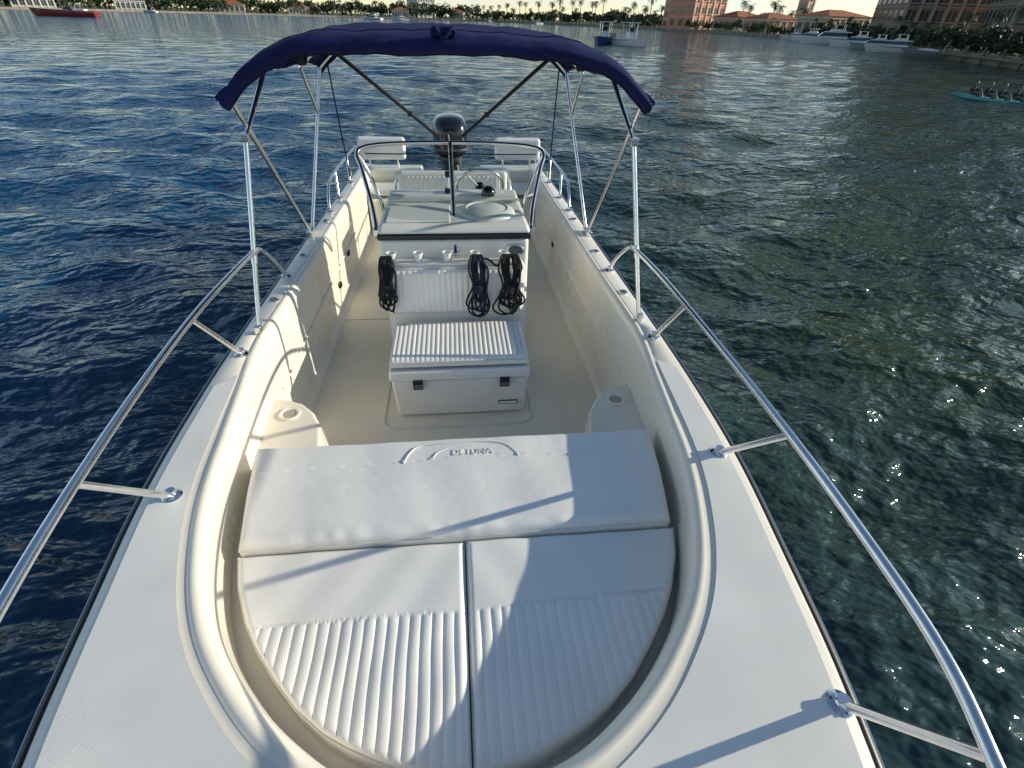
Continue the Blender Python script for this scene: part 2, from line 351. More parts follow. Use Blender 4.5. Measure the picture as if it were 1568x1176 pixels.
lathe("oval_vent_inner",[(.028,.0),(.028,.007),(0,.007)],GREYM,co,(cx+.385,3.090,.84),M=Mx)
fs=empty("forward_seat_backrest")
def ribbed(name,x0,x1,a,b,thick,pitch,mat,parent,horizontal):
    n=int((x1-x0)/.005); m=16; V=[];F=[];W=m+1
    for i in range(n+1):
        for j in range(m+1):
            x=x0+(x1-x0)*i/n; t=a+(b-a)*j/m; d=min(x-x0,x1-x,t-a,b-t); h=0
            if d<.02: h-=.018*(1-math.sqrt(max(0,1-(1-d/.02)**2)))
            if d>.012: h+=-.005+.0065*abs(math.sin(math.pi*(x-x0)/pitch))**.5
            V.append((x,t,thick+h) if horizontal else (x,thick-h,t))
    for i in range(n):
        for j in range(m): F.append((i*W+j,(i+1)*W+j,(i+1)*W+j+1,i*W+j+1))
    bd=[i*W for i in range(n+1)]+[n*W+j for j in range(1,m+1)]+[i*W+m for i in range(n-1,-1,-1)]+[j for j in range(m-1,0,-1)]
    o=len(V)
    for q in bd: V.append((V[q][0],V[q][1],thick-.05) if horizontal else (V[q][0],thick+.05,V[q][2]))
    L=len(bd)
    for k in range(L): F.append((bd[k],o+k,o+(k+1)%L,bd[(k+1)%L]))
    obj(name,V,F,mat,parent,sharp=70)
    tube(name+"_piping",[V[q] for q in bd[::3]],.004,PIPING,parent,seg=6,closed=True)
ribbed("pad",cx-.425,cx+.425,.46,.765,2.955,.036,VINYL2,fs,False)
box("back_shell",cx-.44,cx+.44,2.985,3.075,.02,.78,GELW,fs,.02)
box("rack_bar",cx-.42,cx+.42,2.99,3.06,.782,.80,WPL,fs,.006)
for k,xx in enumerate([-.40,-.235,-.055,.12,.30]):
    lathe("rod_cup",[(.018,-.10),(.018,.0),(.022,.03),(.032,.055),(.033,.06),(.026,.06),(.020,.03),(0,.02)],WPL,fs,(cx+xx,3.02,.80),seg=18)
ck=empty("cooler_seat")
prism("body",[(cx-.40,2.455),(cx+.40,2.455),(cx+.40,2.86),(cx-.40,2.86)],.004,.285,WPL,ck,bevel=.025,top=[(cx-.415,2.44),(cx+.415,2.44),(cx+.415,2.90),(cx-.415,2.90)])
prism("lid",[(cx-.425,2.432),(cx+.425,2.432),(cx+.425,2.92),(cx-.425,2.92)],.288,.362,WPL,ck,bevel=.018,top=[(cx-.42,2.437),(cx+.42,2.437),(cx+.42,2.915),(cx-.42,2.915)])
ribbed("seat_pad",cx-.41,cx+.41,2.45,2.91,.432,.029,VINYL2,ck,True)
for xx in (-.255,.265):
    box("latch",cx+xx-.03,cx+xx+.03,2.418,2.440,.235,.30,BLACK,ck,.006); box("latch_plate",cx+xx-.022,cx+xx+.03,2.412,2.420,.245,.275,GREYM,ck,.003)
box("handle_bar",cx-.06,cx+.09,2.422,2.436,.305,.32,GELW,ck,.004)
box("label",cx+.23,cx+.35,2.440,2.4475,.085,.112,simple("label_green",(.05,.12,.09),.5),ck,.002)
box("label_inner",cx+.236,cx+.344,2.4385,2.4415,.091,.106,GELW,ck,.001)
tube("sole_bead",[(XC-.465,3.05,0),(XC-.465,2.52,.0),(XC-.465,2.42,.0),(XC-.43,2.36,.0),(XC-.3,2.345,.0),(XC+.3,2.345,.0),(XC+.42,2.36,.0),(XC+.465,2.42,.0),(XC+.465,2.52,.0),(XC+.465,3.05,.0)],.007,PIPING,boat,smooth_n=6)
box("sole_hatch_seam",XC-.95,XC-.48,3.742,3.748,-.001,.002,PIPING,boat,0)
def hank(x,y,ztop,mat,width=.045,length=.27,n=8,seed=0):
    r_=random.Random(seed); e=empty("rope_coil"); a=Acc()
    for k in range(n):
        w_=width*r_.uniform(.35,1.0); l=length*r_.uniform(.7,1.08); ox=r_.uniform(-.02,.02); oy=r_.uniform(-.03,.0); tl_=r_.uniform(-.035,.035)
        P=[(x+ox,y+.03,ztop+.02),(x+ox-w_*.4,y-.01,ztop+.035),(x+ox-w_*.7,y-.04+oy,ztop-.03),(x+ox-.02+tl_*.5,y-.05+oy,ztop-l*.45),(x+ox-w_*.9+tl_,y-.05+oy,ztop-l*.85),(x+ox+tl_,y-.055+oy,ztop-l),(x+ox+w_*.9+tl_,y-.05+oy,ztop-l*.85),(x+ox+.02+tl_*.5,y-.05+oy,ztop-l*.45),(x+ox+w_*.7,y-.04+oy,ztop-.03),(x+ox+w_*.4,y-.01,ztop+.035)]
        V,F=tube_geo(catmull(P,5,True),.0065,7,True); a.add(V,F)
    for k in range(5):
        z=ztop-length*.40-k*.013; P=[(x+.034*math.cos(t),y-.06+.026*math.sin(t),z+.006*math.sin(t+k)) for t in np.linspace(0,6.283,12,endpoint=False)]
        V,F=tube_geo(P,.007,7,True); a.add(V,F)
    a.obj("loops",mat,e)
    P=[(x+.02,y-.05,ztop+.02),(x+.06,y-.07,ztop-.03),(x+.05,y-.075,ztop-.15),(x+.02,y-.07,ztop-length-.02)]
    tube("tail",P,.0065,mat,e,smooth_n=5)
hank(cx-.435,2.985,.81,ROPE_B,seed=1,width=.06,length=.29)
hank(cx+.135,2.965,.82,ROPE_N,seed=2,width=.06,length=.33,n=9)
hank(cx+.335,2.965,.82,ROPE_B,seed=3,width=.085,length=.33,n=10)
tube("rope_strand",[(cx+.10,2.98,.84),(cx+.2,2.95,.835),(cx+.25,2.93,.80),(cx+.30,2.95,.84),(cx+.38,2.97,.84)],.0065,ROPE_B,fs,smooth_n=6)
ws=empty("windshield")
zt=1.30; yt=3.86
gv=[];gf=[];n=24
for i in range(n+1):
    u=-1+2*i/n
    gv.append((cx+u*.465,3.15+.10*abs(u)**3,.990)); gv.append((cx+u*.60,yt-.16+.10*abs(u)**3,zt-.03+.02*(1-u*u)))
for i in range(n): gf.append((2*i,2*i+2,2*i+3,2*i+1))
obj("acrylic_sheet",gv,gf,ACR,ws)
tube("top_trim",[(v[0],v[1],v[2]) for v in gv[1::2]],.004,BLACK,ws,seg=8)
gr=empty("console_grab_rail")
tube("hoop",[(cx-.50,3.22,.93),(cx-.535,3.40,1.03),(cx-.615,3.68,1.19),(cx-.655,3.80,1.265),(cx-.60,3.86,1.30),(cx-.4,3.90,1.315),(cx,3.92,1.32),(cx+.4,3.90,1.315),(cx+.60,3.86,1.30),(cx+.655,3.80,1.265),(cx+.615,3.68,1.19),(cx+.535,3.40,1.03),(cx+.50,3.22,.93)],.0145,STEEL,gr,smooth_n=6,seg=12)
for s in (-1,1):
    tube("rear_leg",[(cx+s*.655,3.80,1.265),(cx+s*.60,3.82,1.15),(cx+s*.52,3.76,.93),(cx+s*.49,3.74,.6)],.013,STEEL,gr,smooth_n=6)
    tube("brace",[(cx+s*.56,3.50,1.08),(cx+s*.53,3.70,1.0)],.011,STEEL,gr)
    box("rail_bracket",cx+s*.50-.02,cx+s*.50+.02,3.18,3.26,.90,.95,STEEL,gr,.008)
tube("center_post",[(cx-.01,3.92,1.32),(cx,3.045,.83)],.0155,STEEL,gr); 
lathe("post_foot",[(.03,0),(.03,.006),(.016,.015),(0,.015)],STEEL,gr,(cx,3.096,.83),M=Matrix.Rotation(math.radians(90),3,'X'))
tube("post_elbow",[(cx,3.045,.83),(cx,3.05,.822),(cx,3.10,.825)],.014,STEEL,gr)
lathe("nav_light",[(.02,0),(.02,.03),(.012,.045),(0,.047)],BLACK,gr,(cx-.03,3.92,1.33))
hs=empty("helm_seat")
box("base",cx-.42,cx+.42,4.35,4.88,.001,.50,GELW,hs,.04)
box("seat_pad",cx-.50,cx+.50,4.30,4.80,.50,.60,VINYL2,hs,.035,4)
V,F=boxv(cx-.50,cx+.50,4.80,4.89,.60,.91); 
obj("backrest",V,F,VINYL2,hs,bevel=.04,seg=5)
ribbed("backrest_ribs",cx-.43,cx+.43,.66,.88,4.79,.04,VINYL2,hs,False)
for s in (-1,1): tube("arm",[(cx+s*.51,4.86,.90),(cx+s*.53,4.84,.75),(cx+s*.50,4.6,.45)],.013,STEEL,hs,smooth_n=5)
for (xx,yy,zz) in [(XC-.955,4.45,.30),(XC-.955,3.95,.22),(XC+.955,4.6,.3)]:
    box("wall_latch",xx-.015,xx+.015,yy-.03,yy+.03,zz-.02,zz+.02,BLACK,boat,.005)
# ------------------------------------------------------------ BIMINI
bi=empty("bimini_top")
hwx=.975
def arch(u):
    a=u*math.radians(80); 
    x=hwx*np.sign(u)*min(1,abs(math.sin(a*.98))**.80*1.0/abs(math.sin(math.radians(80)*.98))**.8); 
    dz_=-.045*(abs(x)/hwx)**2-.18*max(0,(abs(x)/hwx-.50)/.50)**2.5
    return x,dz_
def zc(y): return float(np.interp(y,[2.58,2.75,3.1,3.5,3.9,4.3,4.65],[1.972,1.990,1.998,2.012,2.006,2.0,1.955]))
V=[];F=[];nu=64;ys=list(np.linspace(2.60,4.66,40))
rows=[]
def row(y,drop,inn=0):
    r0=[]
    for i in range(nu+1):
        u=-1+2*i/nu; x,dz_=arch(u); wr=.003*math.sin(9*x+7*y)+.003*math.sin(23*x-4*y)+.002*math.sin(51*x+13*y)
        wr+= .006*math.sin(y*40)*max(0,abs(x)-.7)
        r0.append((cx-.02+x*(1-inn),y,zc(y)+dz_-drop+wr))
    rows.append(r0)
row(2.635,.060,.01);row(2.60,.05,.003);row(2.585,.03);row(2.59,.010)
for y in ys[1:]: row(y,0)
row(4.68,.03);row(4.67,.07,.005)
for r0 in rows: V+=r0
W=nu+1
for i in range(len(rows)-1):
    for j in range(nu): F.append((i*W+j,i*W+j+1,(i+1)*W+j+1,(i+1)*W+j))
obj("canopy",V,F,CANVAS,bi,solid=.004)
for s in (0,nu):
    tube("side_hem",[r0[s] for r0 in rows[3:-1]],.014,CANVAS,bi,seg=8)
tube("front_hem",[(p[0],p[1],p[2]) for p in rows[0]],.009,CANVAS,bi,seg=8)
tube("top_seam",[(p[0],p[1],p[2]+.003) for p in rows[8]],.004,CANVAS,bi,seg=6)
def bow(y,drop,legs,name):
    P=[]
    for i in range(0,nu+1,2):
        u=-1+2*i/nu; x,dz_=arch(u); P.append((cx-.02+x*.975,y,zc(y)+dz_-drop))
    tube(name,[legs[0]]+P+[legs[1]],.0125,STEEL,bi,seg=10)
BL=(-1.14,3.98,.66);BR=(1.07,3.92,.66)
bow(2.66,.03,(BL,BR),"front_bow")
bow(4.58,.03,((-1.13,4.03,.68),(1.06,3.97,.68)),"rear_bow")
bow(4.0,.03,((-1.01,4.41,1.42),(.94,4.38,1.42)),"middle_bow")
for s,base,jt,tp in [(-1,(-1.085,2.46,.642),(-1.0,2.77,1.55),(-.93,3.1,1.82)),(1,(1.045,2.48,.642),(.935,2.74,1.55),(.87,3.1,1.82))]:
    tube("support_pole",[base,jt],.0125,STEEL,bi); tube("support_pole_upper",[jt,tp],.0115,STEEL,bi)
    tube("pole_sleeve",[tuple(np.array(base)*.62+np.array(jt)*.38),tuple(np.array(base)*.56+np.array(jt)*.44)],.016,STEEL,bi)
    box("hinge",base[0]-.018,base[0]+.018,base[1]-.02,base[1]+.02,.639,.685,STEEL,bi,.006)
    box("joint",jt[0]-.02,jt[0]+.02,jt[1]-.02,jt[1]+.02,jt[2]-.02,jt[2]+.02,STEEL,bi,.006)
for p in (BL,BR):
    box("hinge_plate",p[0]-.025,p[0]+.025,p[1]-.05,p[1]+.09,.639,.675,STEEL,bi,.008)
for s in (-1,1):
    x=cx-.02+s*.84
    def strap(name,a,b,w=.013):
        a=np.array(a);b=np.array(b);d=b-a; sd=np.cross(d,[0,1,.3]); sd=sd/np.linalg.norm(sd)*w
        obj(name,[a-sd,a+sd,b+sd,b-sd],[(0,1,2,3)],WEB,bi,solid=.003)
    strap("stern_strap",(x,4.62,1.82),(cx-.02+s*.14,6.25,.95),.017)
    strap("side_strap",(x+s*.06,4.62,1.80),(XC+s*1.04,5.55,.66),.006)
    q=np.array((x,4.62,1.82))*.35+np.array((cx-.02+s*.14,6.25,.95))*.65
    box("buckle",q[0]-.025,q[0]+.025,q[1]-.02,q[1]+.02,q[2]-.025,q[2]+.025,BLACK,bi,.008)
    a=Acc()
    for k in range(3):
        P=[(cx-.02+s*.62+.01*k,2.66+.03*math.sin(t),zc(2.66)-.085+.03*math.cos(t)) for t in np.linspace(0,6.28,14,endpoint=False)]
        V2,F2=tube_geo(P,.008,6,True); a.add(V2,F2)
    a.obj("rolled_tie",WEB,bi)
a=Acc()
for k in range(4):
    P=[(cx-.03+.03*math.cos(t)+.012*k,2.60+.03*math.sin(t)*.6,zc(2.7)+.008+.018*math.sin(2*t+k)) for t in np.linspace(0,6.28,14,endpoint=False)]
    V2,F2=tube_geo(P,.008,6,True); a.add(V2,F2)
a.obj("center_tie",CANVAS,bi)
# ------------------------------------------------------------ WATER (real waves near the boat, ripples in the shader)
def water():
    m,nt,b=new_mat("water")
    b.inputs["Roughness"].default_value=.08; b.inputs["IOR"].default_value=1.333
    geo=nt.nodes.new("ShaderNodeNewGeometry")
    def noise(sc,rot,sx,sy,det,dist=0,rough=.5):
        mp=nt.nodes.new("ShaderNodeMapping"); mp.inputs["Rotation"].default_value=(0,0,math.radians(rot)); mp.inputs["Scale"].default_value=(sx*sc,sy*sc,1)
        n=nt.nodes.new("ShaderNodeTexNoise"); n.noise_dimensions='2D'; n.inputs["Scale"].default_value=1; n.inputs["Detail"].default_value=det; n.inputs["Distortion"].default_value=dist; n.inputs["Roughness"].default_value=rough
        nt.links.new(geo.outputs["Position"],mp.inputs[0]); nt.links.new(mp.outputs[0],n.inputs["Vector"]); return n
    ln=nt.nodes.new("ShaderNodeVectorMath"); ln.operation='LENGTH'; nt.links.new(geo.outputs["Position"],ln.inputs[0])
    far=nt.nodes.new("ShaderNodeMapRange"); far.inputs[1].default_value=12; far.inputs[2].default_value=60; far.inputs[3].default_value=.15; far.inputs[4].default_value=1
    nt.links.new(ln.outputs["Value"],far.inputs[0])
    prev=None
    for (sc,rot,sx,sy,det,dist,h,isfar) in [(.7,8,.5,1,2,.2,.95,True),(3.4,18,.6,1,2,.3,.115,False),(9.5,-22,.65,1,2,0,.038,False)]:
        n=noise(sc,rot,sx,sy,det,dist); bp=nt.nodes.new("ShaderNodeBump"); bp.inputs["Strength"].default_value=1; bp.inputs["Distance"].default_value=h
        if isfar:
            mu=nt.nodes.new("ShaderNodeMath"); mu.operation='MULTIPLY'; nt.links.new(n.outputs[0],mu.inputs[0]); nt.links.new(far.outputs[0],mu.inputs[1]); nt.links.new(mu.outputs[0],bp.inputs["Height"])
        else: nt.links.new(n.outputs[0],bp.inputs["Height"])
        if prev: nt.links.new(prev.outputs[0],bp.inputs["Normal"])
        prev=bp
    nt.links.new(prev.outputs[0],b.inputs["Normal"])
    sep=nt.nodes.new("ShaderNodeSeparateXYZ"); nt.links.new(geo.outputs["Position"],sep.inputs[0])
    mr=nt.nodes.new("ShaderNodeMapRange"); mr.inputs[1].default_value=-4; mr.inputs[2].default_value=4
    nt.links.new(sep.outputs[0],mr.inputs[0])
    big=noise(.12,0,1,1,3); ad=nt.nodes.new("ShaderNodeMath"); ad.operation='MULTIPLY_ADD'; ad.inputs[1].default_value=.7; nt.links.new(big.outputs[0],ad.inputs[0]); 
    sb=nt.nodes.new("ShaderNodeMath"); sb.operation='SUBTRACT'; sb.inputs[1].default_value=.35; nt.links.new(mr.outputs[0],sb.inputs[0]); nt.links.new(sb.outputs[0],ad.inputs[2])
    r=nt.nodes.new("ShaderNodeValToRGB"); r.color_ramp.elements[0].color=(.001,.050,.125,1); r.color_ramp.elements[1].color=(.042,.066,.030,1)
    nt.links.new(ad.outputs[0],r.inputs[0]); nt.links.new(r.outputs[0],b.inputs["Base Color"])
    return m
WAT=water()
a_=3.6; dt=.0168
tx=np.arange(-7.45,7.451,dt); ty=np.arange(-3.4,7.451,dt)
gx=a_*np.sinh(tx); gy=np.concatenate([[-4000,-1500,-500,-180],a_*np.sinh(ty)])
X,Y=np.meshgrid(gx,gy); DX=np.gradient(gx)[None,:]; DY=np.abs(np.gradient(gy))[:,None]
Zw=np.zeros_like(X); wr=np.random.default_rng(3)
for k in range(56):
    lam=.42*(9.0**(wr.random()**1.1)); th_=math.radians(78+wr.normal()*34); kk=2*math.pi/lam
    kx,ky=kk*math.cos(th_),kk*math.sin(th_); ph=wr.random()*6.283
    f=np.clip((1.9-np.maximum(abs(kx)*DX,abs(ky)*DY))/1.0,0,1)
    arg=kx*X+ky*Y+ph+.5*np.sin(.35*X*wr.random()+.3*Y*wr.random()+k)
    Zw+=f*(.031/kk)*(np.sin(arg)+.22*np.cos(2*arg))
Vw=np.stack([X,Y,WZ+Zw],-1).reshape(-1,3); ny,nx=X.shape
i_=(np.arange(ny-1)[:,None]*nx+np.arange(nx-1)[None,:]).reshape(-1)
Fw=np.stack([i_,i_+1,i_+nx+1,i_+nx],1)
me=bpy.data.meshes.new("water"); me.from_pydata(Vw.tolist(),[],Fw.tolist()); me.polygons.foreach_set("use_smooth",[True]*len(me.polygons)); me.materials.append(WAT); me.update()
S.collection.objects.link(bpy.data.objects.new("water",me))
# ------------------------------------------------------------ LAND
def pol(az,D): a=math.radians(az); return D*math.sin(a),D*math.cos(a)
SH=[(-80,230),(-60,260),(-33.5,300),(-21,350),(-10,385),(3,400),(10,340),(16,280),(20,250),(25,205),(29,165),(33,130),(37,102),(41,82),(44,72),(47,63),(52,54),(62,50),(80,55),(95,70)]
shD=lambda az:float(np.interp(az,[s[0] for s in SH],[s[1] for s in SH]))
LAND=simple("land",(.05,.08,.025),.9,var=.5,vscale=.05)
SEAW=simple("seawall",(.26,.22,.17),.85,var=.35,vscale=.4)
V=[];F=[]
azs=np.linspace(-80,95,176)
for az in azs:
    D=shD(az)
    for dd in (0,.6,60,2500): x,y=pol(az,D+dd); V.append((x,y,WZ+.75))
for i in range(len(azs)-1):
    for k in range(3): F.append((i*4+k,(i+1)*4+k,(i+1)*4+k+1,i*4+k+1))
obj("ground",V,F,LAND,smooth=False)
V=[];F=[]
for az in azs:
    D=shD(az)
    for (dd,z) in ((0,-1),(0,.78),(.6,.78),(.6,.7)): x,y=pol(az,D-.05+dd); V.append((x,y,WZ+z))
for i in range(len(azs)-1):
    for k in range(3): F.append((i*4+k,(i+1)*4+k,(i+1)*4+k+1,i*4+k+1))
obj("seawall",V,F,SEAW,smooth=False)
# ------------------------------------------------------------ TREES
def leafmat(name,c1,c2,sc):
    m,nt,b=new_mat(name); b.inputs["Roughness"].default_value=.6
    g=nt.nodes.new("ShaderNodeNewGeometry"); n=nt.nodes.new("ShaderNodeTexNoise"); n.inputs["Scale"].default_value=sc
    nt.links.new(g.outputs["Position"],n.inputs["Vector"])
    r=nt.nodes.new("ShaderNodeValToRGB"); r.color_ramp.elements[0].position=.35;r.color_ramp.elements[1].position=.65
    r.color_ramp.elements[0].color=(*c1,1); r.color_ramp.elements[1].color=(*c2,1)
    nt.links.new(n.outputs[0],r.inputs[0]); nt.links.new(r.outputs[0],b.inputs["Base Color"]); return m
FOL=leafmat("foliage",(.018,.040,.010),(.060,.090,.022),.25)
PALM=leafmat("palm_fronds",(.02,.04,.012),(.07,.09,.03),.6)
BARK=simple("bark",(.16,.12,.09),.9,var=.3,vscale=2)
def crowns(name,items,mat,leaf=.5,per=260,par=None):
    V=[];F=[];tr=Acc()
    for (x,y,h,r) in items:
        nb=random.randint(5,8)
        for k in range(nb):
            a=random.uniform(0,6.28);rr=r*random.uniform(.2,.75); c=np.array([x+rr*math.cos(a),y+rr*math.sin(a),WZ+.75+h*random.uniform(.35,.85)]); br_=r*random.uniform(.35,.6)
            N=per//nb
            P=rng.normal(size=(N,3)); P/=np.linalg.norm(P,axis=1)[:,None]; P*= (br_*rng.uniform(.55,1.08,N))[:,None]; P[:,2]*=.75; P+=c
            A=rng.normal(size=(N,3)); A/=np.linalg.norm(A,axis=1)[:,None]; Bv=rng.normal(size=(N,3)); Bv=np.cross(A,Bv); Bv/=np.linalg.norm(Bv,axis=1)[:,None]
            s_=leaf*rng.uniform(.5,1.2,N)[:,None]
            o=len(V); Q=np.stack([P-A*s_,P-Bv*s_*.6,P+A*s_,P+Bv*s_*.6],1).reshape(-1,3); V+=Q.tolist()
            F+=[(o+4*i,o+4*i+1,o+4*i+2,o+4*i+3) for i in range(N)]
        Vt,Ft=tube_geo([(x,y,WZ+.7),(x+.2,y,WZ+.75+h*.35),(x+.1,y+.2,WZ+.75+h*.65)],[r*.08,r*.06,r*.03],6); tr.add(Vt,Ft)
    o=obj(name,V,F,mat,par,smooth=False); t=tr.obj("trunks",BARK,o); return o
it=[]
for az in np.arange(-50,20,.33):
    x,y=pol(az+random.uniform(-.2,.2),shD(az)+random.uniform(10,45)); it.append((x,y,random.uniform(5,9) if az<3 else random.uniform(3,6),random.uniform(3.5,6) if az<3 else random.uniform(2.5,4.5)))
crowns("distant_tree_line",it,FOL,.8,180)
it=[]
for az in np.arange(16,60,.5):
    x,y=pol(az+random.uniform(-.2,.2),shD(az)+random.uniform(3,12)); k=shD(az)/200; it.append((x,y,random.uniform(1.2,2.6)*(.6+k*.7),random.uniform(1.2,2.0)*(.6+.6*k)))
crowns("shoreline_shrubs",it,FOL,.28,240)
it=[]
for az in np.arange(40.5,60,.6):
    x,y=pol(az,shD(az)+random.uniform(.5,3)); it.append((x,y,random.uniform(1.1,2.0),random.uniform(1.0,1.6)))
crowns("mangrove_trees",it,leafmat("mangrove",(.012,.025,.008),(.035,.05,.014),.8),.15,700)
def palm_mesh(seed,h):
    r_=random.Random(seed); a=Acc()
    lean=r_.uniform(-.06,.06)*h
    Vt,Ft=tube_geo(catmull([(0,0,0),(lean*.2,0,h*.35),(lean*.6,0,h*.7),(lean,0,h)],4),[.26-.012*i for i in range(13)],7); a.add(Vt,Ft); nt_=len(a.F)
    for k in range(24):
        an=k*2.4+r_.uniform(-.2,.2); el=r_.uniform(-.5,1.2); Lf=r_.uniform(2.2,3.0)
        pts=[];p=np.array([lean,0,h]);e=el
        for i in range(9):
            pts.append(p.copy()); d=np.array([math.cos(an)*math.cos(e),math.sin(an)*math.cos(e),math.sin(e)]); p=p+d*Lf/8; e-=.24
        for i in range(8):
            t=i/8; wd=.62*math.sin(math.pi*(.12+.85*t)); d=pts[i+1]-pts[i]; sd=np.array([-math.sin(an),math.cos(an),0])
            for sg in (-1,1):
                for q in (0,.5):
                    b0=pts[i]+d*q; b1=b0+d*.33; tip=b0+d*.9+sd*sg*wd+np.array([0,0,-.30*wd-.05])
                    o=len(a.V); a.V+=[tuple(b0),tuple(b1),tuple(tip)]; a.F.append((o,o+1,o+2))
    me=bpy.data.meshes.new("palm_mesh"); me.from_pydata(a.V,[],a.F); me.materials.append(BARK); me.materials.append(PALM)
    me.polygons.foreach_set("material_index",[0 if i<nt_ else 1 for i in range(len(a.F))]); me.update(); return me
PM=[palm_mesh(s,h) for s,h in ((1,8.5),(2,7.2),(3,9.6),(4,6.4))]
def palm(az,D,sc=1.0,z=WZ+.7):
    x,y=pol(az,D); o=bpy.data.objects.new("palm_tree",random.choice(PM)); S.collection.objects.link(o); o.location=(x,y,z); o.rotation_euler=(0,0,random.uniform(0,6.28)); k=sc*random.uniform(.85,1.12); o.scale=(k,k,k)
for az in np.arange(3.5,20.8,.6): palm(az+random.uniform(-.25,.25),shD(az)+random.uniform(5,30),random.uniform(.75,1.1))
for az in np.arange(26.3,31.5,.8): palm(az+random.uniform(-.2,.2),shD(az)+random.uniform(25,50),.8)
for az in np.arange(32.5,50,1.1): palm(az+random.uniform(-.3,.3),shD(az)+random.uniform(5,14),.36)
for az in (-30,-24,-17,-12,-9.5,-2): palm(az,shD(az)+9,.7)
# ------------------------------------------------------------ BUILDINGS
GLASS=simple("window_glass",(.03,.04,.05),.12,coat=.3)
def building(name,az,D,w,d,h,storeys,bays,wallc,trimc,yaw=0,roof=None,pil=.35,winh=.6):
    e=empty(name); x,y=pol(az,D); e.location=(x,y,WZ+.7); e.rotation_euler=(0,0,-math.radians(az+yaw))
    wm=simple(name+"_wall",wallc,.85,var=.15,vscale=.3); tm=simple(name+"_trim",trimc,.8,var=.1,vscale=.5)
    box("walls",-w/2,w/2,0,d,-.5,h,wm,e,0)
    g=Acc();t=Acc(); sh=h/storeys; bw=w/bays; dbays=max(1,int(d/bw)); bd_=d/dbays
    for s in range(storeys):
        z0=s*sh+sh*(1-winh)*.5; z1=z0+sh*winh
        for b_ in range(bays):
            xa=-w/2+(b_+.5)*bw; q=bw*(1-pil)/2
            g.box(xa-q,xa+q,-.05,.1,z0,z1); t.box(xa-.04,xa+.04,-.12,-.052,z0,z1); t.box(xa-q-.08,xa+q+.08,-.25,-.004,z0-.2,z0-.002)
            if s>0 and b_%2==0: t.box(xa-q*.98,xa+q*.98,-.9,-.252,z0-.15,z0-.01)
        for b_ in range(dbays):
            ya=(b_+.5)*bd_; q=bd_*(1-pil)/2
            for sx in (-1,1):
                x0_,x1_=sorted((sx*(w/2-.1),sx*(w/2+.05))); g.box(x0_,x1_,ya-q,ya+q,z0,z1)
        if s>0: t.box(-w/2-.12,w/2+.12,-.14,d+.12,s*sh-.10,s*sh+.06)
    for b_ in range(bays+1):
        xa=-w/2+b_*bw; t.box(xa-bw*.10,xa+bw*.10,-.32,-.001,0,h-.02)
    t.box(-w/2-.4,w/2+.4,-.5,d+.4,h,h+.5)
    g.obj("windows",GLASS,e,smooth=False); t.obj("trim",tm,e,smooth=False)
    if roof:
        o=.8; rh=roof[1]; V=[(-w/2-o,-o,h+.5),(w/2+o,-o,h+.5),(w/2+o,d+o,h+.5),(-w/2-o,d+o,h+.5)]
        k=min(w,d)/2; V+=[(-w/2+k,d/2,h+.5+rh),(w/2-k,d/2,h+.5+rh)]
        F=[(0,1,5,4),(1,2,5),(2,3,4,5),(3,0,4),(3,2,1,0)]
        obj("roof",V,F,roof[0],e,smooth=False)
    return e
TILE=simple("roof_tile",(.42,.13,.06),.8,var=.3,vscale=1.5)
building("pink_resort_tower",23.6,245,17,12,34,9,5,(.66,.28,.18),(.80,.56,.42),yaw=-50,winh=.5,pil=.5)
building("pink_resort_annex",21.6,250,7,8,12,4,3,(.70,.40,.28),(.78,.60,.46),yaw=-50)
building("red_roof_house",27.2,222,14,10,3.2,1,6,(.66,.38,.26),(.75,.58,.46),yaw=-50,roof=(TILE,1.9))
building("red_roof_house",29.8,188,12,9,2.8,1,5,(.62,.34,.22),(.75,.58,.46),yaw=-45,roof=(TILE,1.5))
building("bell_tower",31.5,225,3.4,3.4,14,5,1,(.66,.38,.26),(.74,.55,.42),yaw=-60,roof=(TILE,2.2))
building("terrace_building",34.6,150,12,8,3.2,1,7,(.55,.42,.32),(.65,.55,.45),yaw=-50,roof=(TILE,1.2))
building("apartment_tower",42.2,130,19,14,40,16,9,(.28,.20,.15),(.38,.30,.24),yaw=-25,pil=.4)
building("apartment_block",49.5,112,18,14,30,12,9,(.26,.19,.15),(.34,.28,.23),yaw=-20,pil=.4)
for az,w,c in ((-31.5,14,(.6,.55,.45)),(-25.5,12,(.66,.63,.56)),(-18.5,15,(.55,.45,.36)),(-13,11,(.64,.6,.52)),(-4.3,10,(.66,.62,.55)),(0.8,9,(.6,.5,.42))):
    building("waterfront_house",az,shD(az)+13,w,8,3.2,1,6,c,(.7,.68,.64),yaw=random.uniform(-12,12),roof=(TILE if az>-20 else simple("roof_grey",(.2,.19,.18),.8),1.8))
building("white_hotel",-1.9,520,18,14,26,8,7,(.66,.62,.55),(.7,.68,.64),yaw=-40)
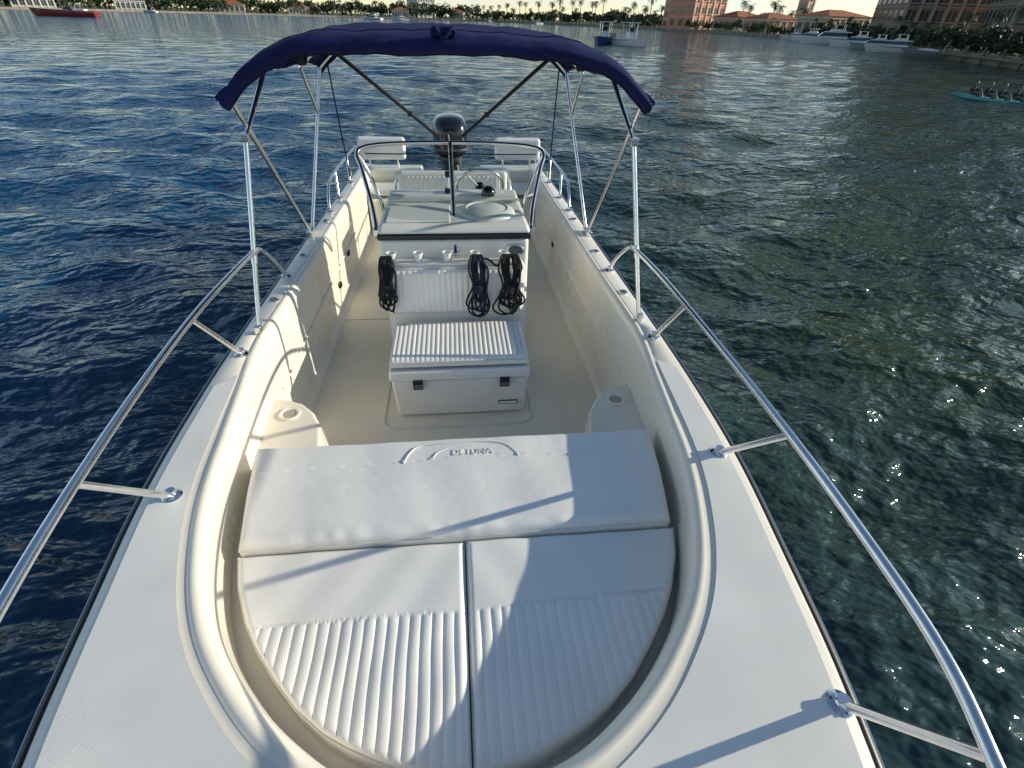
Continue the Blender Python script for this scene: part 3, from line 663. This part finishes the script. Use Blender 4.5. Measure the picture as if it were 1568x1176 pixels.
# ------------------------------------------------------------ DISTANT BOATS
WH=simple("boat_white",(.66,.66,.65),.3,coat=.3)
def motor(name,az,D,L,B,heading,hullc=(.60,.60,.60),kind="yacht"):
    e=empty(name); x,y=pol(az,D); e.location=(x,y,WZ); e.rotation_euler=(0,0,math.radians(heading))
    hm=simple(name+"_hull",hullc,.3,coat=.4)
    n=18;fb=.070*L+.22
    V=[];F=[];prof=[(0,-.35),(.75,-.25),(.92,.05),(1.0,.6),(1.03,1.0)]
    for i in range(n+1):
        t=i/n; hb=B/2*(1 if t<.45 else max(.02,(1-((t-.45)/.55)**2.1))); sh=fb*(1+.35*t*t)
        for s in (-1,1):
            for (px_,pz) in (prof if s>0 else prof[::-1]):
                xl=t*L-L/2+(.06*L*t*t*pz)
                V.append((xl,s*hb*px_*(.6+.4*px_ if t>.6 else 1),pz*sh if pz>0 else pz*.8))
    W=len(prof)*2
    for i in range(n):
        for k in range(W): F.append((i*W+k,(i+1)*W+k,(i+1)*W+(k+1)%W,i*W+(k+1)%W))
    F.append(tuple(range(W)))
    obj("hull",V,F,hm,e,sharp=40)
    a2=Acc(); 
    for s in (-1,1):
        V2,F2=tube_geo([(-L*.5,s*B*.505,fb*.8),(0,s*B*.51,fb*.85),(L*.2,s*B*.44,fb*.9)],.035,5); a2.add(V2,F2)
    a2.obj("rub_stripe",GREYM,e)
    def cab(nm,x0,x1,hb0,hb1,z0,z1,m,rf=.5,rr=.1):
        v=[(x0,-hb0,z0),(x1,-hb0*.8,z0),(x1,hb0*.8,z0),(x0,hb0,z0),(x0+rr,-hb1,z1),(x1-rf,-hb1*.8,z1),(x1-rf,hb1*.8,z1),(x0+rr,hb1,z1)]
        f=[(0,3,2,1),(4,5,6,7),(0,1,5,4),(1,2,6,5),(2,3,7,6),(3,0,4,7)]; obj(nm,v,f,m,e,bevel=.04,seg=2)
    if kind=="yacht":
        a_=L*.085
        cab("cabin",-L*.22,L*.26,B*.40,B*.36,fb,fb+a_*.35,WH,.3)
        cab("cabin_windows",-L*.21,L*.245,B*.385,B*.345,fb+a_*.35,fb+a_*.95,GLASS,L*.07)
        cab("cabin_roof",-L*.27,L*.17,B*.40,B*.37,fb+a_*.95,fb+a_*1.15,WH,.3)
        cab("flybridge",-L*.17,L*.08,B*.32,B*.30,fb+a_*1.15,fb+a_*1.55,WH,.4)
        cab("hardtop",-L*.16,L*.04,B*.34,B*.32,fb+a_*2.2,fb+a_*2.3,WH,.1)
        for sx in (-L*.14,L*.0):
            for sy in (-1,1): tube("post",[(sx,sy*B*.28,fb+a_*1.4),(sx,sy*B*.28,fb+a_*2.25)],.03,STEEL,e,seg=6)
        tube("antenna",[(-L*.05,B*.2,fb+a_*2.2),(-L*.12,B*.2,fb+a_*3.6)],.015,WH,e,seg=5)
    elif kind=="console":
        cab("console",-.4,.5,.45,.4,.35,fb+.75,WH,.3); cab("windshield",-.2,.45,.42,.36,fb+.75,fb+1.15,GLASS,.3)
        cab("t_top",-1.2,1.0,B*.36,B*.36,fb+1.55,fb+1.63,WH,.1)
        for sx in (-.7,.5):
            for sy in (-1,1): tube("post",[(sx,sy*.5,.4),(sx,sy*.62,fb+1.57)],.03,STEEL,e,seg=6)
        for q in range(3): tube("rod",[(-1.1,(q-1)*.4,fb+1.6),(-1.5,(q-1)*.45,fb+2.5)],.015,BLACK,e,seg=5)
        cab("engine",-L/2-.5,-L/2+.1,.2,.16,.5,fb+.5,GLOSSB,.05)
    else:
        cab("deck",-L*.1,L*.42,B*.35,B*.22,fb,fb+.25,WH,1.0); cab("windscreen",-L*.14,L*.02,B*.33,B*.26,fb+.2,fb+.65,GLASS,.9); cab("seats",-L*.34,-L*.16,B*.33,B*.3,fb-.1,fb+.35,WH,.1)
        tube("arch",[(-L*.2,-B*.4,fb),(-L*.24,-B*.36,fb+1.3),(-L*.24,B*.36,fb+1.3),(-L*.2,B*.4,fb)],.06,WH,e,seg=6)
    return e
motor("red_speedboat",-29.8,170,12.5,3,185,(.22,.02,.02),"speed")
motor("white_motorboat",-24.3,330,6,2.3,175,kind="speed")
motor("sport_fishing_yacht",-6.8,285,9,3.2,160,kind="yacht")
motor("sport_fishing_yacht",-4.3,290,7.5,3,200,kind="yacht")
motor("white_motorboat",3.9,330,5,2,100,kind="console")
motor("white_motorboat",8.5,310,5,2,30,kind="speed")
motor("fishing_boat",14.7,76,6.0,2.5,-118,(.02,.06,.22),"console")
motor("fishing_boat",17.0,74,6.0,2.4,-70,(.70,.70,.69),"console")
for az,D,L,hd,hc in ((31.0,145,6,120,.5),(32.2,138,7.5,120,.62),(33.9,121,10,155,.66),(35.8,106,7,140,.6),(37.2,98,6,150,.25),(38.6,91,6.5,135,.5),(41.2,79,5,140,.12)):
    motor("moored_motor_yacht",az,D,L,L*.28,hd,(hc,hc,hc),kind="yacht" if L>5.5 else "speed")
dk=empty("dock"); a=Acc()
for az in np.arange(36,56,1.2):
    x,y=pol(az,shD(az)-1.2); 
    V2,F2=tube_geo([(x,y,WZ-1),(x,y,WZ+1.3)],.13,7); a.add(V2,F2)
a.obj("pilings",BARK,dk)
V=[];F=[]
for az in np.arange(36,56,1.0):
    for dd in (-1.8,-.06):
        x,y=pol(az,shD(az)+dd); V.append((x,y,WZ+.62)); V.append((x,y,WZ+.45))
for i in range(len(V)//4-1):
    b0=i*4; F+= [(b0,b0+4,b0+6,b0+2),(b0,b0+1,b0+5,b0+4)]
obj("planks",V,F,simple("dock_wood",(.22,.18,.14),.9,var=.3,vscale=2),dk,smooth=False)
# ------------------------------------------------------------ ROWERS
TEAL=simple("teal_hull",(.08,.30,.27),.3,coat=.4); SKIN=simple("skin",(.30,.17,.11),.6); CLOTH=simple("rower_clothes",(.02,.025,.03),.8)
x0,y0=pol(43.6,32.5); x1,y1=pol(51.5,30); d=np.array([x1-x0,y1-y0]);Lr=float(np.linalg.norm(d)); d/=Lr; ang=math.atan2(d[1],d[0])
rb=empty("rowing_boat",(x0,y0,WZ)); rb.rotation_euler=(0,0,ang)
V=[];F=[];n=24
for i in range(n+1):
    t=i/n; hb=.20*math.sin(math.pi*min(max(t,.02),.98))**.6; z=.10+.08*abs(2*t-1)**4
    for (u,w_) in ((-1,z),(-.8,-.02),(0,-.12),(.8,-.02),(1,z),(.75,z-.02),(0,z-.04),(-.75,z-.02)): V.append((t*Lr,u*hb,w_))
for i in range(n):
    for k in range(8): F.append((i*8+k,(i+1)*8+k,(i+1)*8+(k+1)%8,i*8+(k+1)%8))
obj("hull",V,F,TEAL,rb)
def rower(t):
    vs=[(0,0,.18),(.06,0,.42),(.12,0,.62),(.14,0,.72),(.16,0,.80),  (.12,.19,.62),(.36,.24,.50),(.60,.18,.50),(.12,-.19,.62),(.36,-.24,.50),(.60,-.18,.50), (.38,.10,.34),(.72,.10,.14),(.38,-.10,.34),(.72,-.10,.14)]
    ed=[(0,1),(1,2),(2,3),(3,4),(2,5),(5,6),(6,7),(2,8),(8,9),(9,10),(0,11),(11,12),(0,13),(13,14)]
    ra=[.15,.14,.15,.06,.06,.065,.045,.035,.065,.045,.035,.075,.05,.075,.05]
    me=bpy.data.meshes.new("rower"); me.from_pydata(vs,ed,[]); o=bpy.data.objects.new("rower",me); S.collection.objects.link(o)
    m=o.modifiers.new("skin","SKIN"); o.modifiers.new("sub","SUBSURF").levels=1; me.materials.append(CLOTH)
    if len(me.skin_vertices):
        for i,v in enumerate(me.skin_vertices[0].data): v.radius=(ra[i],ra[i]); v.use_root=(i==0)
    w_=Vector((x0+d[0]*t,y0+d[1]*t,WZ)); o.location=w_; o.rotation_euler=(0,0,ang); o.scale=(.62,.62,.62)
    lathe("head",[(0,-.12),(.05,-.11),(.08,-.05),(.09,.0),(.085,.06),(.05,.11),(0,.12)],SKIN,o,(.18,0,.93),seg=12)
    lathe("hair",[(.094,.02),(.092,.07),(.055,.118),(0,.13)],BLACK,o,(.17,0,.93),seg=12)
    tube("paddle",[(.60,0,.62),(.60,.35,.30),(.60,.5,.12)],[.018,.018,.05],BLACK,o,seg=6)
for t in (.75,1.35,1.9,2.5,3.1,3.7): rower(t)
# ------------------------------------------------------------ LIGHT / SKY / CAMERA
el=math.radians(16.6); az=math.radians(88.5)
sd=Vector((math.cos(el)*math.sin(az),math.cos(el)*math.cos(az),math.sin(el)))
sun=bpy.data.lights.new("sun","SUN"); sun.energy=5.0; sun.angle=math.radians(.53); sun.color=(1,.92,.74)
so=bpy.data.objects.new("sun",sun); S.collection.objects.link(so); so.rotation_euler=sd.to_track_quat('Z','Y').to_euler()
w=bpy.data.worlds.new("World"); S.world=w; w.use_nodes=True; nt=w.node_tree
sk=nt.nodes.new("ShaderNodeTexSky"); sk.sky_type='NISHITA'; sk.sun_disc=False; sk.sun_elevation=el; sk.sun_rotation=az; sk.altitude=1500; sk.air_density=1.1; sk.dust_density=.1; sk.ozone_density=1.3
# thin pale cloud bank low in the sky on the sunny side
tc=nt.nodes.new("ShaderNodeTexCoord"); sp=nt.nodes.new("ShaderNodeSeparateXYZ"); nt.links.new(tc.outputs["Generated"],sp.inputs[0])
ez1=nt.nodes.new("ShaderNodeMapRange"); ez1.inputs[1].default_value=.45; ez1.inputs[2].default_value=.0; nt.links.new(sp.outputs[2],ez1.inputs[0])
ex1=nt.nodes.new("ShaderNodeMapRange"); ex1.inputs[1].default_value=-.3; ex1.inputs[2].default_value=.5; nt.links.new(sp.outputs[0],ex1.inputs[0])
mp=nt.nodes.new("ShaderNodeMapping"); mp.inputs["Scale"].default_value=(3,3,11); nt.links.new(tc.outputs["Generated"],mp.inputs[0])
cn=nt.nodes.new("ShaderNodeTexNoise"); cn.inputs["Scale"].default_value=1.6; cn.inputs["Detail"].default_value=5; nt.links.new(mp.outputs[0],cn.inputs["Vector"])
cr=nt.nodes.new("ShaderNodeMapRange"); cr.inputs[1].default_value=.38; cr.inputs[2].default_value=.62; nt.links.new(cn.outputs[0],cr.inputs[0])
m1=nt.nodes.new("ShaderNodeMath"); m1.operation='MULTIPLY'; nt.links.new(ez1.outputs[0],m1.inputs[0]); nt.links.new(ex1.outputs[0],m1.inputs[1])
m2=nt.nodes.new("ShaderNodeMath"); m2.operation='MULTIPLY'; nt.links.new(m1.outputs[0],m2.inputs[0]); nt.links.new(cr.outputs[0],m2.inputs[1])
m3=nt.nodes.new("ShaderNodeMath"); m3.operation='MULTIPLY'; m3.inputs[1].default_value=.8; nt.links.new(m2.outputs[0],m3.inputs[0])
mxc=nt.nodes.new("ShaderNodeMix"); mxc.data_type='RGBA'; nt.links.new(m3.outputs[0],mxc.inputs[0]); nt.links.new(sk.outputs[0],mxc.inputs[6]); mxc.inputs[7].default_value=(5.4,5.9,6.6,1)
nt.links.new(mxc.outputs[2],nt.nodes["Background"].inputs[0]); nt.nodes["Background"].inputs[1].default_value=.15
r=math.radians(1.86);psi=math.radians(7.05);th=math.atan(560/760)
Fh=Vector((math.sin(psi),math.cos(psi),0)); Rh=Vector((math.cos(psi),-math.sin(psi),0)); Z=Vector((0,0,1))
fw=Fh*math.cos(th)-Z*math.sin(th); up=Fh*math.sin(th)+Z*math.cos(th)
ir=Rh*math.cos(r)+up*math.sin(r); iu=up*math.cos(r)-Rh*math.sin(r)
cam=bpy.data.cameras.new("camera"); cam.lens=36*760/1568; cam.sensor_width=36; cam.clip_start=.05; cam.clip_end=8000
c=bpy.data.objects.new("camera",cam); S.collection.objects.link(c)
M=Matrix((ir,iu,-fw)).transposed().to_4x4(); M.translation=Vector((0,0,2.05)); c.matrix_world=M
S.camera=c
S.view_settings.view_transform='Standard'; S.view_settings.look='None'; S.view_settings.exposure=0
